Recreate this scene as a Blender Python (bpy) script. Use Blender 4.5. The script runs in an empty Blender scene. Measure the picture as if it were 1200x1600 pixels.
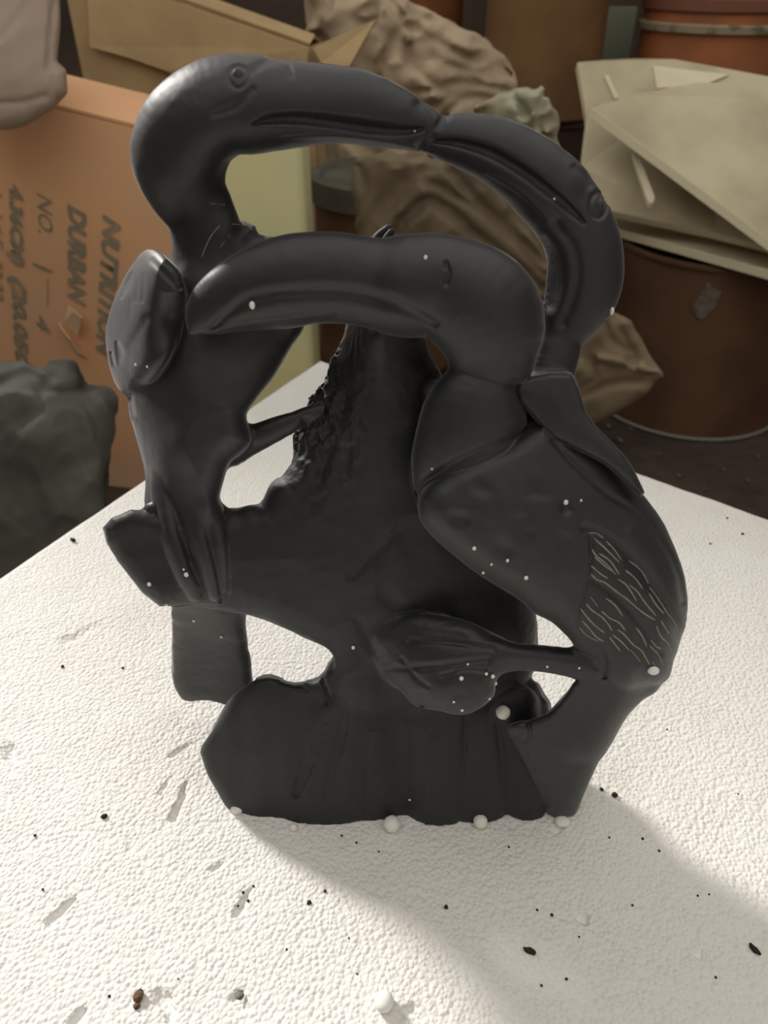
import bpy, math, random
import numpy as np
from mathutils import Vector

# ------------------------------------------------------------------ camera, world, lights, exposure
H = 0.5                      # lens above the foam block's top (z = 0)
PITCH = math.radians(36)
FPX = 1200.0
scene = bpy.context.scene
COL = scene.collection
cam_data = bpy.data.cameras.new('camera'); cam = bpy.data.objects.new('camera', cam_data); COL.objects.link(cam)
cam.location = (0, 0, H); cam.rotation_euler = (math.pi / 2 - PITCH, 0, 0)
cam_data.sensor_fit = 'HORIZONTAL'; cam_data.sensor_width = 36; cam_data.lens = 36
cam_data.clip_start = 0.01
cam_data.dof.use_dof = True; cam_data.dof.focus_distance = 0.50; cam_data.dof.aperture_fstop = 12
scene.camera = cam
scene.view_settings.view_transform = 'Standard'; scene.view_settings.look = 'None'
scene.view_settings.exposure = 0.0; scene.view_settings.gamma = 1.0
scene.view_settings.use_curve_mapping = False

world = bpy.data.worlds.new('world'); scene.world = world; world.use_nodes = True
bg = world.node_tree.nodes['Background']
bg.inputs[0].default_value = (1.0, 0.975, 0.90, 1); bg.inputs[1].default_value = 1.1

def lamp(name, kind, loc, target, energy, color, size=1.0):
    d = bpy.data.lights.new(name, kind); o = bpy.data.objects.new(name, d); COL.objects.link(o)
    o.location = loc; d.energy = energy; d.color = color
    if kind == 'AREA': d.shape = 'DISK'; d.size = size
    if kind == 'SPOT': d.shadow_soft_size = size
    o.rotation_euler = (Vector(target) - Vector(loc)).to_track_quat('-Z', 'Y').to_euler()
    return o
# low sun through an opening added in the unseen left wall, behind and to the left of the carving
EL = math.radians(31)
LDIR = Vector((-0.735, 0.68, 0)).normalized() * math.cos(EL) + Vector((0, 0, math.sin(EL)))
sun = lamp('sun', 'SUN', LDIR * 4, (0, 0, 0), 4.3, (1.0, 0.955, 0.90))
sun.data.angle = math.radians(7.5)

# ------------------------------------------------------------------ geometry helpers
CF = np.array([0, math.cos(PITCH), -math.sin(PITCH)]); CU = np.array([0, math.sin(PITCH), math.cos(PITCH)]); CX = np.array([1.0, 0, 0])
CAM = np.array([0, 0, H])
def rays(u, v):
    u = np.asarray(u, float); v = np.asarray(v, float)
    return CF + ((u - 600) / FPX)[..., None] * CX - ((v - 800) / FPX)[..., None] * CU
def at_y(u, v, Y):
    d = rays(u, v); return CAM + d * (Y / d[..., 1])[..., None]
def at_z(u, v, z=0.0):
    d = rays(u, v); return CAM + d * ((z - H) / d[..., 2])[..., None]
Y0 = 0.315; TILT = math.tan(math.radians(12))
def t_sculpt(u, v):
    d = rays(u, v); return (Y0 + H * TILT) / (d[..., 1] - d[..., 2] * TILT)
def warp_sculpt(P):
    t = t_sculpt(P[..., 0], P[..., 1]); return CAM + rays(P[..., 0], P[..., 1]) * (t * (1 + P[..., 2] / FPX))[..., None]
def w_ground(u, v):
    d = rays(u, v); t = -H / d[..., 2]; return (t / t_sculpt(u, v) - 1) * FPX
def warp_plane(Y):
    def f(P):
        d = rays(P[..., 0], P[..., 1]); t = Y / d[..., 1]
        return CAM + d * (t * (1 + P[..., 2] / FPX))[..., None]
    return f

_rng = {}
ROT = np.linalg.qr(np.random.RandomState(5).randn(3, 3))[0]
def noise3(P, scale, seed=0):
    if seed not in _rng: _rng[seed] = np.random.RandomState(seed).rand(32, 32, 32).astype(np.float32)
    T = _rng[seed]; q = (P @ ROT) / scale + 1000.0; i = np.floor(q).astype(int); f = (q - i).astype(np.float32); f = f * f * (3 - 2 * f); i &= 31; j = (i + 1) & 31
    x0, y0, z0 = i.T; x1, y1, z1 = j.T; fx, fy, fz = f.T
    a = T[x0, y0, z0] * (1 - fx) + T[x1, y0, z0] * fx; b = T[x0, y1, z0] * (1 - fx) + T[x1, y1, z0] * fx
    c = T[x0, y0, z1] * (1 - fx) + T[x1, y0, z1] * fx; e = T[x0, y1, z1] * (1 - fx) + T[x1, y1, z1] * fx
    return ((a * (1 - fy) + b * fy) * (1 - fz) + (c * (1 - fy) + e * fy) * fz) * 2 - 1

def catmull(pts, n=6):
    P = np.array(pts, float); A = np.vstack([2 * P[0] - P[1], P, 2 * P[-1] - P[-2]]); out = []
    for i in range(1, len(A) - 2):
        for k in range(n):
            t = k / n; p0, p1, p2, p3 = A[i - 1:i + 3]
            out.append(0.5 * ((2 * p1) + (-p0 + p2) * t + (2 * p0 - 5 * p1 + 4 * p2 - p3) * t * t + (-p0 + 3 * p1 - 3 * p2 + p3) * t ** 3))
    out.append(P[-1]); return np.array(out)

def poly_sdf(U, V, poly):
    d2 = np.full(U.shape, 1e12); inside = np.zeros(U.shape, bool); n = len(poly)
    for i in range(n):
        x0, y0 = poly[i]; x1, y1 = poly[(i + 1) % n]; ex, ey = x1 - x0, y1 - y0
        t = np.clip(((U - x0) * ex + (V - y0) * ey) / (ex * ex + ey * ey + 1e-9), 0, 1)
        d2 = np.minimum(d2, (U - x0 - t * ex) ** 2 + (V - y0 - t * ey) ** 2)
        c = (y0 > V) != (y1 > V)
        inside ^= c & (U < (x1 - x0) * (V - y0) / ((y1 - y0) if y1 != y0 else 1e-9) + x0)
    return np.where(inside, -1, 1) * np.sqrt(d2)

class Carver:
    """a distance field in (column, row, depth) carved like stone, then skinned with surface nets"""
    def __init__(s, b, step):
        s.b = b; s.h = step
        s.u = np.arange(b[0], b[1], step); s.v = np.arange(b[2], b[3], step); s.w = np.arange(b[4], b[5], step)
        s.F = np.full((len(s.u), len(s.v), len(s.w)), 1e3, np.float32); s.L = np.zeros(s.F.shape, np.uint8)
    def box(s, lo, hi):
        r = []
        for a, l, h in zip((s.u, s.v, s.w), lo, hi):
            i = int(np.searchsorted(a, l)); j = int(np.searchsorted(a, h)); r.append(slice(max(i, 0), max(j, i + 1)))
        return tuple(r)
    def join(s, sl, f, lab, k):
        F = s.F[sl]; L = s.L[sl]
        L[f < F] = lab
        if k > 0:
            h = np.maximum(k - np.abs(F - f), 0) / k; s.F[sl] = np.minimum(F, f) - h * h * k * 0.25
        else: s.F[sl] = np.minimum(F, f)
    def tube(s, lab, pts, sw=1.0, k=8, n=6):
        C = catmull(pts, n); R = C[:, 3].max(); m = k + 6
        lo = C[:, :3].min(0) - R - m; hi = C[:, :3].max(0) + R + m
        sl = s.box(lo, hi); U = s.u[sl[0]][:, None, None]; V = s.v[sl[1]][None, :, None]; W = s.w[sl[2]][None, None, :]
        f = np.full((U.shape[0], V.shape[1], W.shape[2]), 1e3, np.float32)
        for a, b in zip(C[:-1], C[1:]):
            r = max(a[3], b[3]) + m; l2 = np.minimum(a[:3], b[:3]) - r; h2 = np.maximum(a[:3], b[:3]) + r
            q = []
            for arr, l, h in zip((U.ravel(), V.ravel(), W.ravel()), l2, h2):
                i = int(np.searchsorted(arr, l)); j = int(np.searchsorted(arr, h)); q.append(slice(i, j))
            q = tuple(q)
            du = U[q[0]] - a[0]; dv = V[:, q[1]] - a[1]; dw = (W[:, :, q[2]] - a[2]) / sw
            e = b[:3] - a[:3]; e = np.array([e[0], e[1], e[2] / sw]); ee = e @ e + 1e-9
            t = np.clip((du * e[0] + dv * e[1] + dw * e[2]) / ee, 0, 1)
            d = np.sqrt((du - t * e[0]) ** 2 + (dv - t * e[1]) ** 2 + (dw - t * e[2]) ** 2) - (a[3] + t * (b[3] - a[3]))
            f[q] = np.minimum(f[q], d)
        s.join(sl, f, lab, k)
    def slab(s, lab, poly, wc, T, R=None, k=8, bulge=0.0, bw=80.0, smooth=True, warp=None):
        """wc: number, or control points (u, v, w); T half thickness; R edge rounding"""
        if smooth: poly = catmull([tuple(p) for p in poly] + [tuple(poly[0])], 3)[:-1]
        P = np.array(poly, float); R = T if R is None else R; m = k + 6
        lo = P.min(0) - m; hi = P.max(0) + m
        sl = s.box((lo[0], lo[1], -1e9), (hi[0], hi[1], 1e9)); U, V = np.meshgrid(s.u[sl[0]], s.v[sl[1]], indexing='ij')
        d = poly_sdf(U, V, P)
        if np.ndim(wc) == 0: WC = np.full(U.shape, float(wc))
        else:
            C = np.array(wc, float); n = len(C); ph = lambda a, b: np.sqrt(a * a + b * b + 900.0)
            A = np.zeros((n + 3, n + 3)); A[:n, :n] = ph(C[:, None, 0] - C[None, :, 0], C[:, None, 1] - C[None, :, 1]); A[:n, n] = 1; A[:n, n + 1:] = C[:, :2] / 1000; A[n:, :n] = A[:n, n:].T
            if n < 4: A[n + 1, n + 1] = A[n + 2, n + 2] = -10.0
            k_ = np.linalg.lstsq(A + np.diag([1e-6] * n + [0] * 3), np.concatenate([C[:, 2], [0, 0, 0]]), rcond=None)[0]
            WC = k_[n] + k_[n + 1] * U / 1000 + k_[n + 2] * V / 1000
            for q_ in range(n): WC = WC + k_[q_] * ph(U - C[q_, 0], V - C[q_, 1])
            WC = np.clip(WC, C[:, 2].min() - 12, C[:, 2].max() + 12)
        if warp is not None: WC = WC + warp(U, V)
        TT = T + bulge * np.clip(1 - np.exp(-np.maximum(-d, 0) / bw), 0, 1)
        w0 = (WC - TT).min() - m; w1 = (WC + TT).max() + m
        sw = s.box((0, 0, w0), (1, 1, w1))[2]; sl = (sl[0], sl[1], sw); W = s.w[sw][None, None, :]
        dx = (d + R)[..., None]; dy = (np.abs(W - WC[..., None]) - (TT - R)[..., None] * 1.0) * 1.0
        f = np.minimum(np.maximum(dx, dy), 0) + np.sqrt(np.maximum(dx, 0) ** 2 + np.maximum(dy, 0) ** 2) - R
        s.join(sl, f.astype(np.float32), lab, k)
    def front(s):
        ins = s.F < 0; has = ins.any(2); i = ins.argmax(2); i0 = np.maximum(i - 1, 0)
        a = np.take_along_axis(s.F, i0[..., None], 2)[..., 0]; b = np.take_along_axis(s.F, i[..., None], 2)[..., 0]
        t = np.clip(a / (a - b + 1e-9), 0, 1); w = s.w[0] + (i0 + t) * s.h
        return np.where(has, w, np.nan), np.where(has, np.take_along_axis(s.L, i[..., None], 2)[..., 0], 255)
    def carve(s, strokes, gain=1.0):
        """strokes: (points, half width, depth) carved straight into the front face"""
        W, LB = s.front(); D = np.zeros(W.shape, np.float32)
        U, V = np.meshgrid(s.u, s.v, indexing='ij')
        for st in strokes:
            pts, hw, dep = st[0], st[1], st[2] * gain; C = catmull(pts, 5) if len(pts) > 2 else np.array(pts, float)
            if C.shape[1] == 2: C = np.hstack([C, np.ones((len(C), 1))])
            m = hw * 2.6; bx = s.box((C[:, 0].min() - m, C[:, 1].min() - m, 0), (C[:, 0].max() + m, C[:, 1].max() + m, 1))[:2]
            u = U[bx]; v = V[bx]; best = np.zeros(u.shape)
            for a, b in zip(C[:-1], C[1:]):
                e = b[:2] - a[:2]; t = np.clip(((u - a[0]) * e[0] + (v - a[1]) * e[1]) / (e @ e + 1e-9), 0, 1)
                d = np.hypot(u - a[0] - t * e[0], v - a[1] - t * e[1]); sc = a[2] + t * (b[2] - a[2])
                best = np.maximum(best, np.exp(-(d / (hw * np.maximum(sc, .15))) ** 2 * 1.2) * np.minimum(sc, 1.2))
            if len(st) > 3: best = np.where(np.isin(LB[bx], st[3]), best, 0)
            if dep > 0: D[bx] = np.where(best * dep > .2, np.maximum(D[bx], best * dep), D[bx])
            else: D[bx] = D[bx] + best * dep
        idx = np.argwhere(np.abs(D) > 0.15)
        if len(idx) == 0: return
        for i, j in zip(*np.nonzero(np.abs(D) > 0.15)):
            w = W[i, j]
            if w != w: continue
            k0 = int((w - 24 - s.w[0]) / s.h); k1 = int((w + 24 - s.w[0]) / s.h); k0 = max(k0, 0)
            s.F[i, j, k0:k1] += D[i, j] * s.fall[:min(k1, s.F.shape[2]) - k0]
    @property
    def fall(s):
        if not hasattr(s, '_fall'):
            n = int(48 / s.h) + 3; x = np.arange(n) * s.h; s._fall = np.clip(1 - np.maximum(x - 26, 0) / 22, 0, 1).astype(np.float32)
        return s._fall
    def roughen(s, fn, band=14):
        ix = np.nonzero(np.abs(s.F) < band); P = np.stack([s.u[ix[0]], s.v[ix[1]], s.w[ix[2]]], 1)
        s.F[ix] += fn(P, s.L[ix]).astype(np.float32)
    def ground(s):
        """flat underside where the stone stands on the block"""
        U, V = np.meshgrid(s.u, s.v, indexing='ij'); wg = w_ground(U, V)
        f = (s.w[None, None, :] - wg[..., None]) * 0.8
        s.F = np.maximum(s.F, f.astype(np.float32))
    def nets(s):
        F = s.F; F[0] = F[-1] = 1e3; F[:, 0] = F[:, -1] = 1e3; F[:, :, 0] = F[:, :, -1] = 1e3
        ins = F < 0; c = np.zeros(tuple(n - 1 for n in F.shape), np.uint8)
        sh = [(i, j, k) for i in (0, 1) for j in (0, 1) for k in (0, 1)]
        def sub(A, i, j, k): return A[i:A.shape[0] - 1 + i, j:A.shape[1] - 1 + j, k:A.shape[2] - 1 + k]
        for q in sh: c += sub(ins, *q)
        act = (c > 0) & (c < 8); ix = np.stack(np.nonzero(act), 1)
        vid = np.full(act.shape, -1, np.int32); vid[act] = np.arange(len(ix))
        val = {q: F[ix[:, 0] + q[0], ix[:, 1] + q[1], ix[:, 2] + q[2]] for q in sh}
        P = np.zeros((len(ix), 3)); N = np.zeros(len(ix))
        for a in sh:
            for ax in range(3):
                if a[ax]: continue
                b = list(a); b[ax] = 1; b = tuple(b); va, vb = val[a], val[b]; m = (va < 0) != (vb < 0)
                t = np.where(m, va / (va - vb + 1e-12), 0); p = np.zeros((len(ix), 3)); p += a; p[:, ax] += t
                P += p * m[:, None]; N += m
        P = P / N[:, None] + ix; P = P * s.h + np.array([s.u[0], s.v[0], s.w[0]])
        quads = []
        for ax in range(3):
            a = [slice(None)] * 3; b = [slice(None)] * 3; a[ax] = slice(0, -1); b[ax] = slice(1, None)
            A = ins[tuple(a)]; B = ins[tuple(b)]; e = np.stack(np.nonzero(A != B), 1)
            o1, o2 = [x for x in range(3) if x != ax]
            inn = A[tuple(e.T)]
            def cell(d1, d2):
                q = e.copy(); q[:, o1] += d1; q[:, o2] += d2; return vid[tuple(q.T)]
            Q = np.stack([cell(-1, -1), cell(0, -1), cell(0, 0), cell(-1, 0)], 1)
            flip = inn if ax != 1 else ~inn
            Q[~flip] = Q[~flip][:, ::-1]; quads.append(Q)
        Q = np.concatenate(quads); Q = Q[(Q >= 0).all(1)]
        lab = s.L[ix[:, 0], ix[:, 1], ix[:, 2]]
        return P, Q, lab

def vertex_normals(V, Q):
    n = np.cross(V[Q[:, 2]] - V[Q[:, 0]], V[Q[:, 3]] - V[Q[:, 1]]); N = np.zeros_like(V)
    for i in range(4): np.add.at(N, Q[:, i], n)
    return N / (np.linalg.norm(N, axis=1, keepdims=True) + 1e-12)

def np_mesh(name, V, Q, mat, normals=None, smooth=True):
    V = np.asarray(V, np.float32); Q = np.asarray(Q, np.int32); k = Q.shape[1]
    me = bpy.data.meshes.new(name); me.vertices.add(len(V)); me.vertices.foreach_set('co', V.ravel())
    me.loops.add(Q.size); me.loops.foreach_set('vertex_index', Q.ravel())
    me.polygons.add(len(Q)); me.polygons.foreach_set('loop_start', np.arange(0, Q.size, k, dtype=np.int32))
    me.update(calc_edges=True)
    me.polygons.foreach_set('use_smooth', np.full(len(Q), smooth))
    if normals is not None: me.normals_split_custom_set_from_vertices(normals.astype(np.float32))
    me.materials.append(mat); return me

def link(name, me, parent=None, loc=None):
    o = bpy.data.objects.new(name, me); COL.objects.link(o)
    if parent: o.parent = parent
    if loc is not None: o.location = loc
    return o
def tag(o, label, cat=None, group=None, kind=None):
    if label: o['label'] = label
    if cat: o['category'] = cat
    if group: o['group'] = group
    if kind: o['kind'] = kind
    return o
def empty(name, loc, label, cat, group=None):
    o = bpy.data.objects.new(name, None); COL.objects.link(o); o.location = loc; o.empty_display_size = 0.02
    return tag(o, label, cat, group)
def raw(V, F):
    """list mesh -> (verts, faces) of mixed size"""
    return V, F
def mesh_obj(name, V, F, mat, parent=None, origin=(0, 0, 0), smooth=False, bevel=0.0):
    me = bpy.data.meshes.new(name); o3 = Vector(origin)
    me.from_pydata([tuple(Vector([float(c) for c in v]) - o3) for v in V], [], F); me.materials.append(mat)
    for p in me.polygons: p.use_smooth = smooth
    o = link(name, me, parent)
    if not parent: o.location = o3
    if bevel:
        b = o.modifiers.new('bevel', 'BEVEL'); b.width = bevel; b.segments = 2; b.limit_method = 'ANGLE'
    return o

# ------------------------------------------------------------------ materials
def material(name, color, rough=0.8, spec=0.3, c2=None, nscale=8.0, mix=(0.4, 0.65), bump=None, bscale=60.0, bdist=0.001, detail=6.0,
             voronoi=None, wear=None, wscale=20.0, wrange=(0.6, 0.7), alpha=None):
    m = bpy.data.materials.new(name); m.use_nodes = True; nt = m.node_tree; N = nt.nodes; L = nt.links
    b = N['Principled BSDF']; b.inputs['Roughness'].default_value = rough; b.inputs['Specular IOR Level'].default_value = spec
    tc = N.new('ShaderNodeTexCoord'); geo = tc.outputs['Object']
    b.inputs['Base Color'].default_value = (*color, 1)
    cur = None
    def noise(sc, det=5.0):
        n = N.new('ShaderNodeTexNoise'); n.inputs['Scale'].default_value = sc; n.inputs['Detail'].default_value = det; L.new(geo, n.inputs['Vector']); return n.outputs['Fac']
    def layer(fac, c, prev, rng):
        r = N.new('ShaderNodeMapRange'); r.inputs['From Min'].default_value = rng[0]; r.inputs['From Max'].default_value = rng[1]; L.new(fac, r.inputs['Value'])
        x = N.new('ShaderNodeMix'); x.data_type = 'RGBA'; L.new(r.outputs[0], x.inputs['Factor'])
        if prev is None: x.inputs['A'].default_value = (*color, 1)
        else: L.new(prev, x.inputs['A'])
        x.inputs['B'].default_value = (*c, 1); return x.outputs['Result']
    if c2: cur = layer(noise(nscale, detail), c2, cur, mix)
    if wear: cur = layer(noise(wscale, 8.0), wear, cur, wrange)
    if cur is not None: L.new(cur, b.inputs['Base Color'])
    if bump is not None:
        bn = N.new('ShaderNodeBump'); bn.inputs['Strength'].default_value = bump; bn.inputs['Distance'].default_value = bdist
        if voronoi:
            vo = N.new('ShaderNodeTexVoronoi'); vo.feature = 'SMOOTH_F1'; vo.inputs['Scale'].default_value = voronoi; vo.inputs['Smoothness'].default_value = 0.25
            L.new(geo, vo.inputs['Vector'])
            inv = N.new('ShaderNodeMath'); inv.operation = 'MULTIPLY'; inv.inputs[1].default_value = -1.6; L.new(vo.outputs['Distance'], inv.inputs[0])
            ad = N.new('ShaderNodeMath'); ad.operation = 'ADD'; L.new(inv.outputs[0], ad.inputs[0]); L.new(noise(bscale, 4.0), ad.inputs[1])
            L.new(ad.outputs[0], bn.inputs['Height'])
        else: L.new(noise(bscale, 8.0), bn.inputs['Height'])
        L.new(bn.outputs['Normal'], b.inputs['Normal'])
    return m
M_stone = material('dark_stone', (0.0125, 0.012, 0.015), 0.50, 0.62, c2=(0.015, 0.0175, 0.0185), nscale=11, mix=(0.45, 0.62), bump=0.25, bscale=260, bdist=0.0006)
M_rock = material('rough_stone', (0.0135, 0.013, 0.0155), 0.58, 0.45, c2=(0.016, 0.018, 0.019), nscale=13, mix=(0.42, 0.6), bump=0.35, bscale=170, bdist=0.0011)
for m_, sh in ((M_stone, .30), (M_rock, .22)):
    b_ = m_.node_tree.nodes['Principled BSDF']; b_.inputs['Sheen Weight'].default_value = sh; b_.inputs['Sheen Roughness'].default_value = 0.35; b_.inputs['Sheen Tint'].default_value = (1, .97, 1, 1)
M_foam = material('white_foam', (0.80, 0.785, 0.76), 0.65, 0.25, c2=(0.74, 0.71, 0.66), nscale=7, mix=(0.5, 0.75), bump=0.75, bscale=240, bdist=0.0010, voronoi=340,
                  wear=(0.60, 0.56, 0.48), wscale=9, wrange=(0.64, 0.8))
M_bead = material('bead_foam', (0.85, 0.84, 0.81), 0.5, 0.3, bump=0.1, bscale=400, bdist=0.0003)
M_scratch = material('pale_scratch', (0.24, 0.26, 0.235), 0.9, 0.1)
M_grit = material('dark_grit', (0.04, 0.035, 0.03), 0.9, 0.1, bump=0.5, bscale=500, bdist=0.0005)
M_crumb = material('brown_crumb', (0.22, 0.13, 0.07), 0.9, 0.1, c2=(0.05, 0.05, 0.045), nscale=300)

# ------------------------------------------------------------------ the setting
M_floor = material('dirt_floor', (0.085, 0.062, 0.050), 0.95, 0.1, c2=(0.045, 0.033, 0.028), nscale=7, mix=(0.35, 0.7), bump=0.8, bscale=22, bdist=0.02)
M_wall = material('shed_wall', (0.10, 0.075, 0.055), 0.95, 0.1, c2=(0.06, 0.045, 0.035), nscale=3, bump=0.4, bscale=12, bdist=0.01)
FZ = -0.5
def box_verts(x0, x1, y0, y1, z0, z1):
    V = [(x, y, z) for x in (x0, x1) for y in (y0, y1) for z in (z0, z1)]
    F = [(0, 1, 3, 2), (4, 6, 7, 5), (0, 4, 5, 1), (2, 3, 7, 6), (0, 2, 6, 4), (1, 5, 7, 3)]
    return V, F
o = mesh_obj('floor', *box_verts(-3, 3, -1.5, 3.4, FZ - .05, FZ), M_floor); tag(o, None, kind='structure')
o = mesh_obj('wall_back', *box_verts(-3, 3, 3.2, 3.3, FZ, 2.4), M_wall); tag(o, None, kind='structure')
o = mesh_obj('wall_right', *box_verts(2.9, 3.0, -1.4, 3.2, FZ, 2.4), M_wall); tag(o, None, kind='structure')

# ------------------------------------------------------------------ foam block
Cn = at_z(500, 561); La = at_z(0, 900); Ra = at_z(1200, 808)
e1 = (La - Cn)[:2]; e1 /= np.linalg.norm(e1); e2 = (Ra - Cn)[:2]; e2 /= np.linalg.norm(e2)
def st_of(px, py):
    p = at_z(px, py)[:2] - Cn[:2]; return np.linalg.solve(np.array([e1, e2]).T, p)
smp = np.array([st_of(x, y) for x, y in ((0, 1600), (1200, 1600), (0, 950), (600, 1600), (1200, 900), (600, 900), (1200, 1200))])
def axis(lo, hi, end, d):
    a = [np.linspace(0, lo, 60, endpoint=False), np.arange(lo, hi, d), np.linspace(hi, end, 20)]; return np.concatenate(a)
sA = axis(0.30, smp[:, 0].max() + 0.02, 1.35, 0.0015); tA = axis(0.25, smp[:, 1].max() + 0.02, 1.35, 0.0015)
S, T = np.meshgrid(sA, tA, indexing='ij')
X = Cn[0] + S * e1[0] + T * e2[0]; Yg = Cn[1] + S * e1[1] + T * e2[1]; Z = np.zeros_like(X)
# dents: pixel centre, pixel tip, half width px, depth m
dents = [((103, 1002), (150, 977), 7, .0035), ((14, 1172), (28, 1190), 8, .004), ((271, 1278), (292, 1222), 6, .0045), ((268, 1180), (298, 1160), 4, .003),
         ((250, 1240), (268, 1215), 3, .002), ((76, 1440), (118, 1402), 6, .003), ((115, 1600), (128, 1575), 8, .003), ((0, 1003), (180, 955), 2, .0012),
         ((250, 1560), (272, 1592), 9, .0035), ((372, 1425), (392, 1385), 5, .003), ((330, 1360), (350, 1345), 4, .002), ((910, 1434), (916, 1428), 7, .003),
         ((1090, 1492), (1094, 1488), 5, .0025), ((205, 1328), (201, 1310), 3, .0015), ((870, 1300), (882, 1290), 5, .002), ((370, 1560), (378, 1580), 7, .0025),
         ((640, 1580), (655, 1600), 9, .003), ((1040, 760), (1060, 768), 6, .0015)]
_pp = np.stack([X.ravel(), Yg.ravel(), np.zeros(X.size)], 1)
DN1 = noise3(_pp, .006, 6).reshape(X.shape) * .6; DN2 = noise3(_pp, .006, 7).reshape(X.shape) * .6
for (a, b, hw, dep) in dents:
    A = at_z(*a); B = at_z(*b); r = hw * (np.linalg.norm(A - CAM)) / 1250
    e = B[:2] - A[:2]; t = np.clip(((X - A[0]) * e[0] + (Yg - A[1]) * e[1]) / (e @ e), 0, 1)
    d = np.hypot(X - A[0] - t * e[0] + DN1 * r, Yg - A[1] - t * e[1] + DN2 * r) / (r * (1.15 - .75 * t))
    Z -= dep * np.clip(1.25 - d * d, 0, 1) ** 0.8
PN = np.stack([X.ravel(), Yg.ravel(), np.zeros(X.size)], 1)
Z += (noise3(PN, 0.035, 3) * 0.0007 + noise3(PN, 0.012, 4) * 0.00025).reshape(X.shape)
edge = np.minimum(S, T)
Z -= np.clip(0.006 - edge, 0, 1) ** 2 * 110
# a bite out of the rims
wob = (noise3(np.stack([S.ravel() + T.ravel(), np.zeros(X.size), np.zeros(X.size)], 1), 0.05, 5)).reshape(X.shape)
for ax, (q, other, n2) in enumerate(((S, T, e2), (T, S, e1))): pass
X += np.where(S < 0.001, wob * 0.002 * e1[0], 0) + np.where(T < 0.001, wob * 0.002 * e2[0], 0)
Yg += np.where(S < 0.001, wob * 0.002 * e1[1], 0) + np.where(T < 0.001, wob * 0.002 * e2[1], 0)
ns, ntt = X.shape; ids = np.arange(ns * ntt).reshape(ns, ntt)
V = np.stack([X, Yg, Z], -1).reshape(-1, 3)
Q = np.stack([ids[:-1, :-1], ids[:-1, 1:], ids[1:, 1:], ids[1:, :-1]], -1).reshape(-1, 4)
ring = np.concatenate([ids[0, :-1], ids[:-1, -1], ids[-1, :0:-1], ids[:0:-1, 0]])
low = V[ring].copy(); low[:, 2] = FZ + 0.002; base = len(V); V = np.vstack([V, low]); k = np.arange(len(ring)); k2 = (k + 1) % len(ring)
Q = np.vstack([Q, np.stack([ring[k], base + k, base + k2, ring[k2]], 1)])
nrm = np.cross(V[Q[0, 1]] - V[Q[0, 0]], V[Q[0, 2]] - V[Q[0, 0]])
if nrm[2] < 0: Q = Q[:, ::-1]
me = np_mesh('foam_block', V, Q, M_foam)
tag(link('foam_block', me), 'large white polystyrene block with a dented beaded top under the carved birds', 'foam block')

# ------------------------------------------------------------------ the carved stone
STEP = 2.0
g = Carver((140, 1100, 70, 1310, -180, 260), STEP)
STUMP, BRANCH, STUB, BAR, A_BODY, A_BEAK, A_WING, A_FOOT, B_BODY, B_BEAK, C_BODY, C_BEAK, C_WING, C_PLUME, C_FOOT, C_TAIL = range(1, 17)
def wg(u, v): return float(w_ground(np.array(float(u)), np.array(float(v))))

# stump: base, column, left limb
g.slab(STUMP, [(312, 1176), (317, 1161), (336, 1130), (351, 1107), (370, 1084), (397, 1064), (424, 1056), (460, 1066), (500, 1060), (524, 1025), (560, 1000), (640, 1010),
               (760, 1050), (830, 1062), (848, 1087), (860, 1112), (858, 1200), (850, 1262), (845, 1296), (780, 1304), (516, 1304), (451, 1300), (405, 1292), (364, 1270), (339, 1237), (322, 1209)],
       [(312, 1180, 92), (330, 1140, 88), (330, 1212, 84), (345, 1236, 78), (370, 1262, 72), (405, 1278, 68), (500, 1300, 62), (620, 1300, 62), (760, 1300, 66), (850, 1290, 70), (400, 1100, 84), (400, 1180, 74), (560, 1040, 90), (700, 1150, 70), (850, 1100, 90), (830, 1080, 100)],
       60, R=16, k=6, bulge=10, bw=40)
g.slab(STUMP, [(543, 440), (541, 508), (530, 543), (515, 568), (511, 590), (500, 612), (480, 636), (467, 660), (459, 684), (462, 716), (445, 742), (430, 752), (419, 765), (407, 787), (388, 790), (370, 796), (344, 798),
               (300, 820), (270, 880), (262, 940), (300, 945), (330, 948), (376, 957), (412, 965), (455, 984), (493, 1003), (522, 1026), (540, 1100), (640, 1120), (760, 1100), (832, 1050), (832, 940), (800, 880), (730, 820), (690, 740),
               (672, 640), (690, 592), (668, 548), (655, 500), (650, 440)],
       [(545, 500, 104), (530, 535, 104), (580, 520, 36), (620, 480, 40), (600, 700, 50), (470, 690, 60), (560, 1000, 50), (300, 870, 20), (420, 880, 40), (830, 1000, 80), (640, 560, 60)], 58, R=34, k=10, bulge=22, bw=60)
g.tube(STUMP, [(596, 430, 60, 40), (596, 400, 50, 24), (590, 376, 44, 9), (607, 357, 40, 6)], k=4)
g.tube(STUMP, [(612, 400, 40, 14), (604, 378, 30, 8), (612, 362, 26, 5)], k=3)
g.tube(STUMP, [(560, 1040, 34, 26), (530, 1120, 26, 34), (512, 1200, 20, 40), (500, 1275, 12, 44)], sw=.6, k=22)
g.tube(STUMP, [(690, 1090, 16, 40), (680, 1180, 12, 46), (690, 1275, 8, 44)], sw=.5, k=22)
g.tube(STUMP, [(760, 1140, 20, 30), (756, 1200, 16, 34), (752, 1275, 12, 38)], sw=.5, k=18)
g.tube(STUMP, [(805, 1110, 26, 40), (820, 1200, 26, 34), (828, 1275, 14, 26)], sw=.8, k=12)
g.slab(BRANCH, [(162, 825), (175, 810), (205, 797), (228, 800), (270, 815), (330, 850), (352, 900), (345, 945), (300, 942), (250, 947), (224, 926), (205, 904), (186, 877), (167, 847)],
       [(170, 840, 10), (340, 900, -5)], 44, R=22, k=8, smooth=False)
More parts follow.
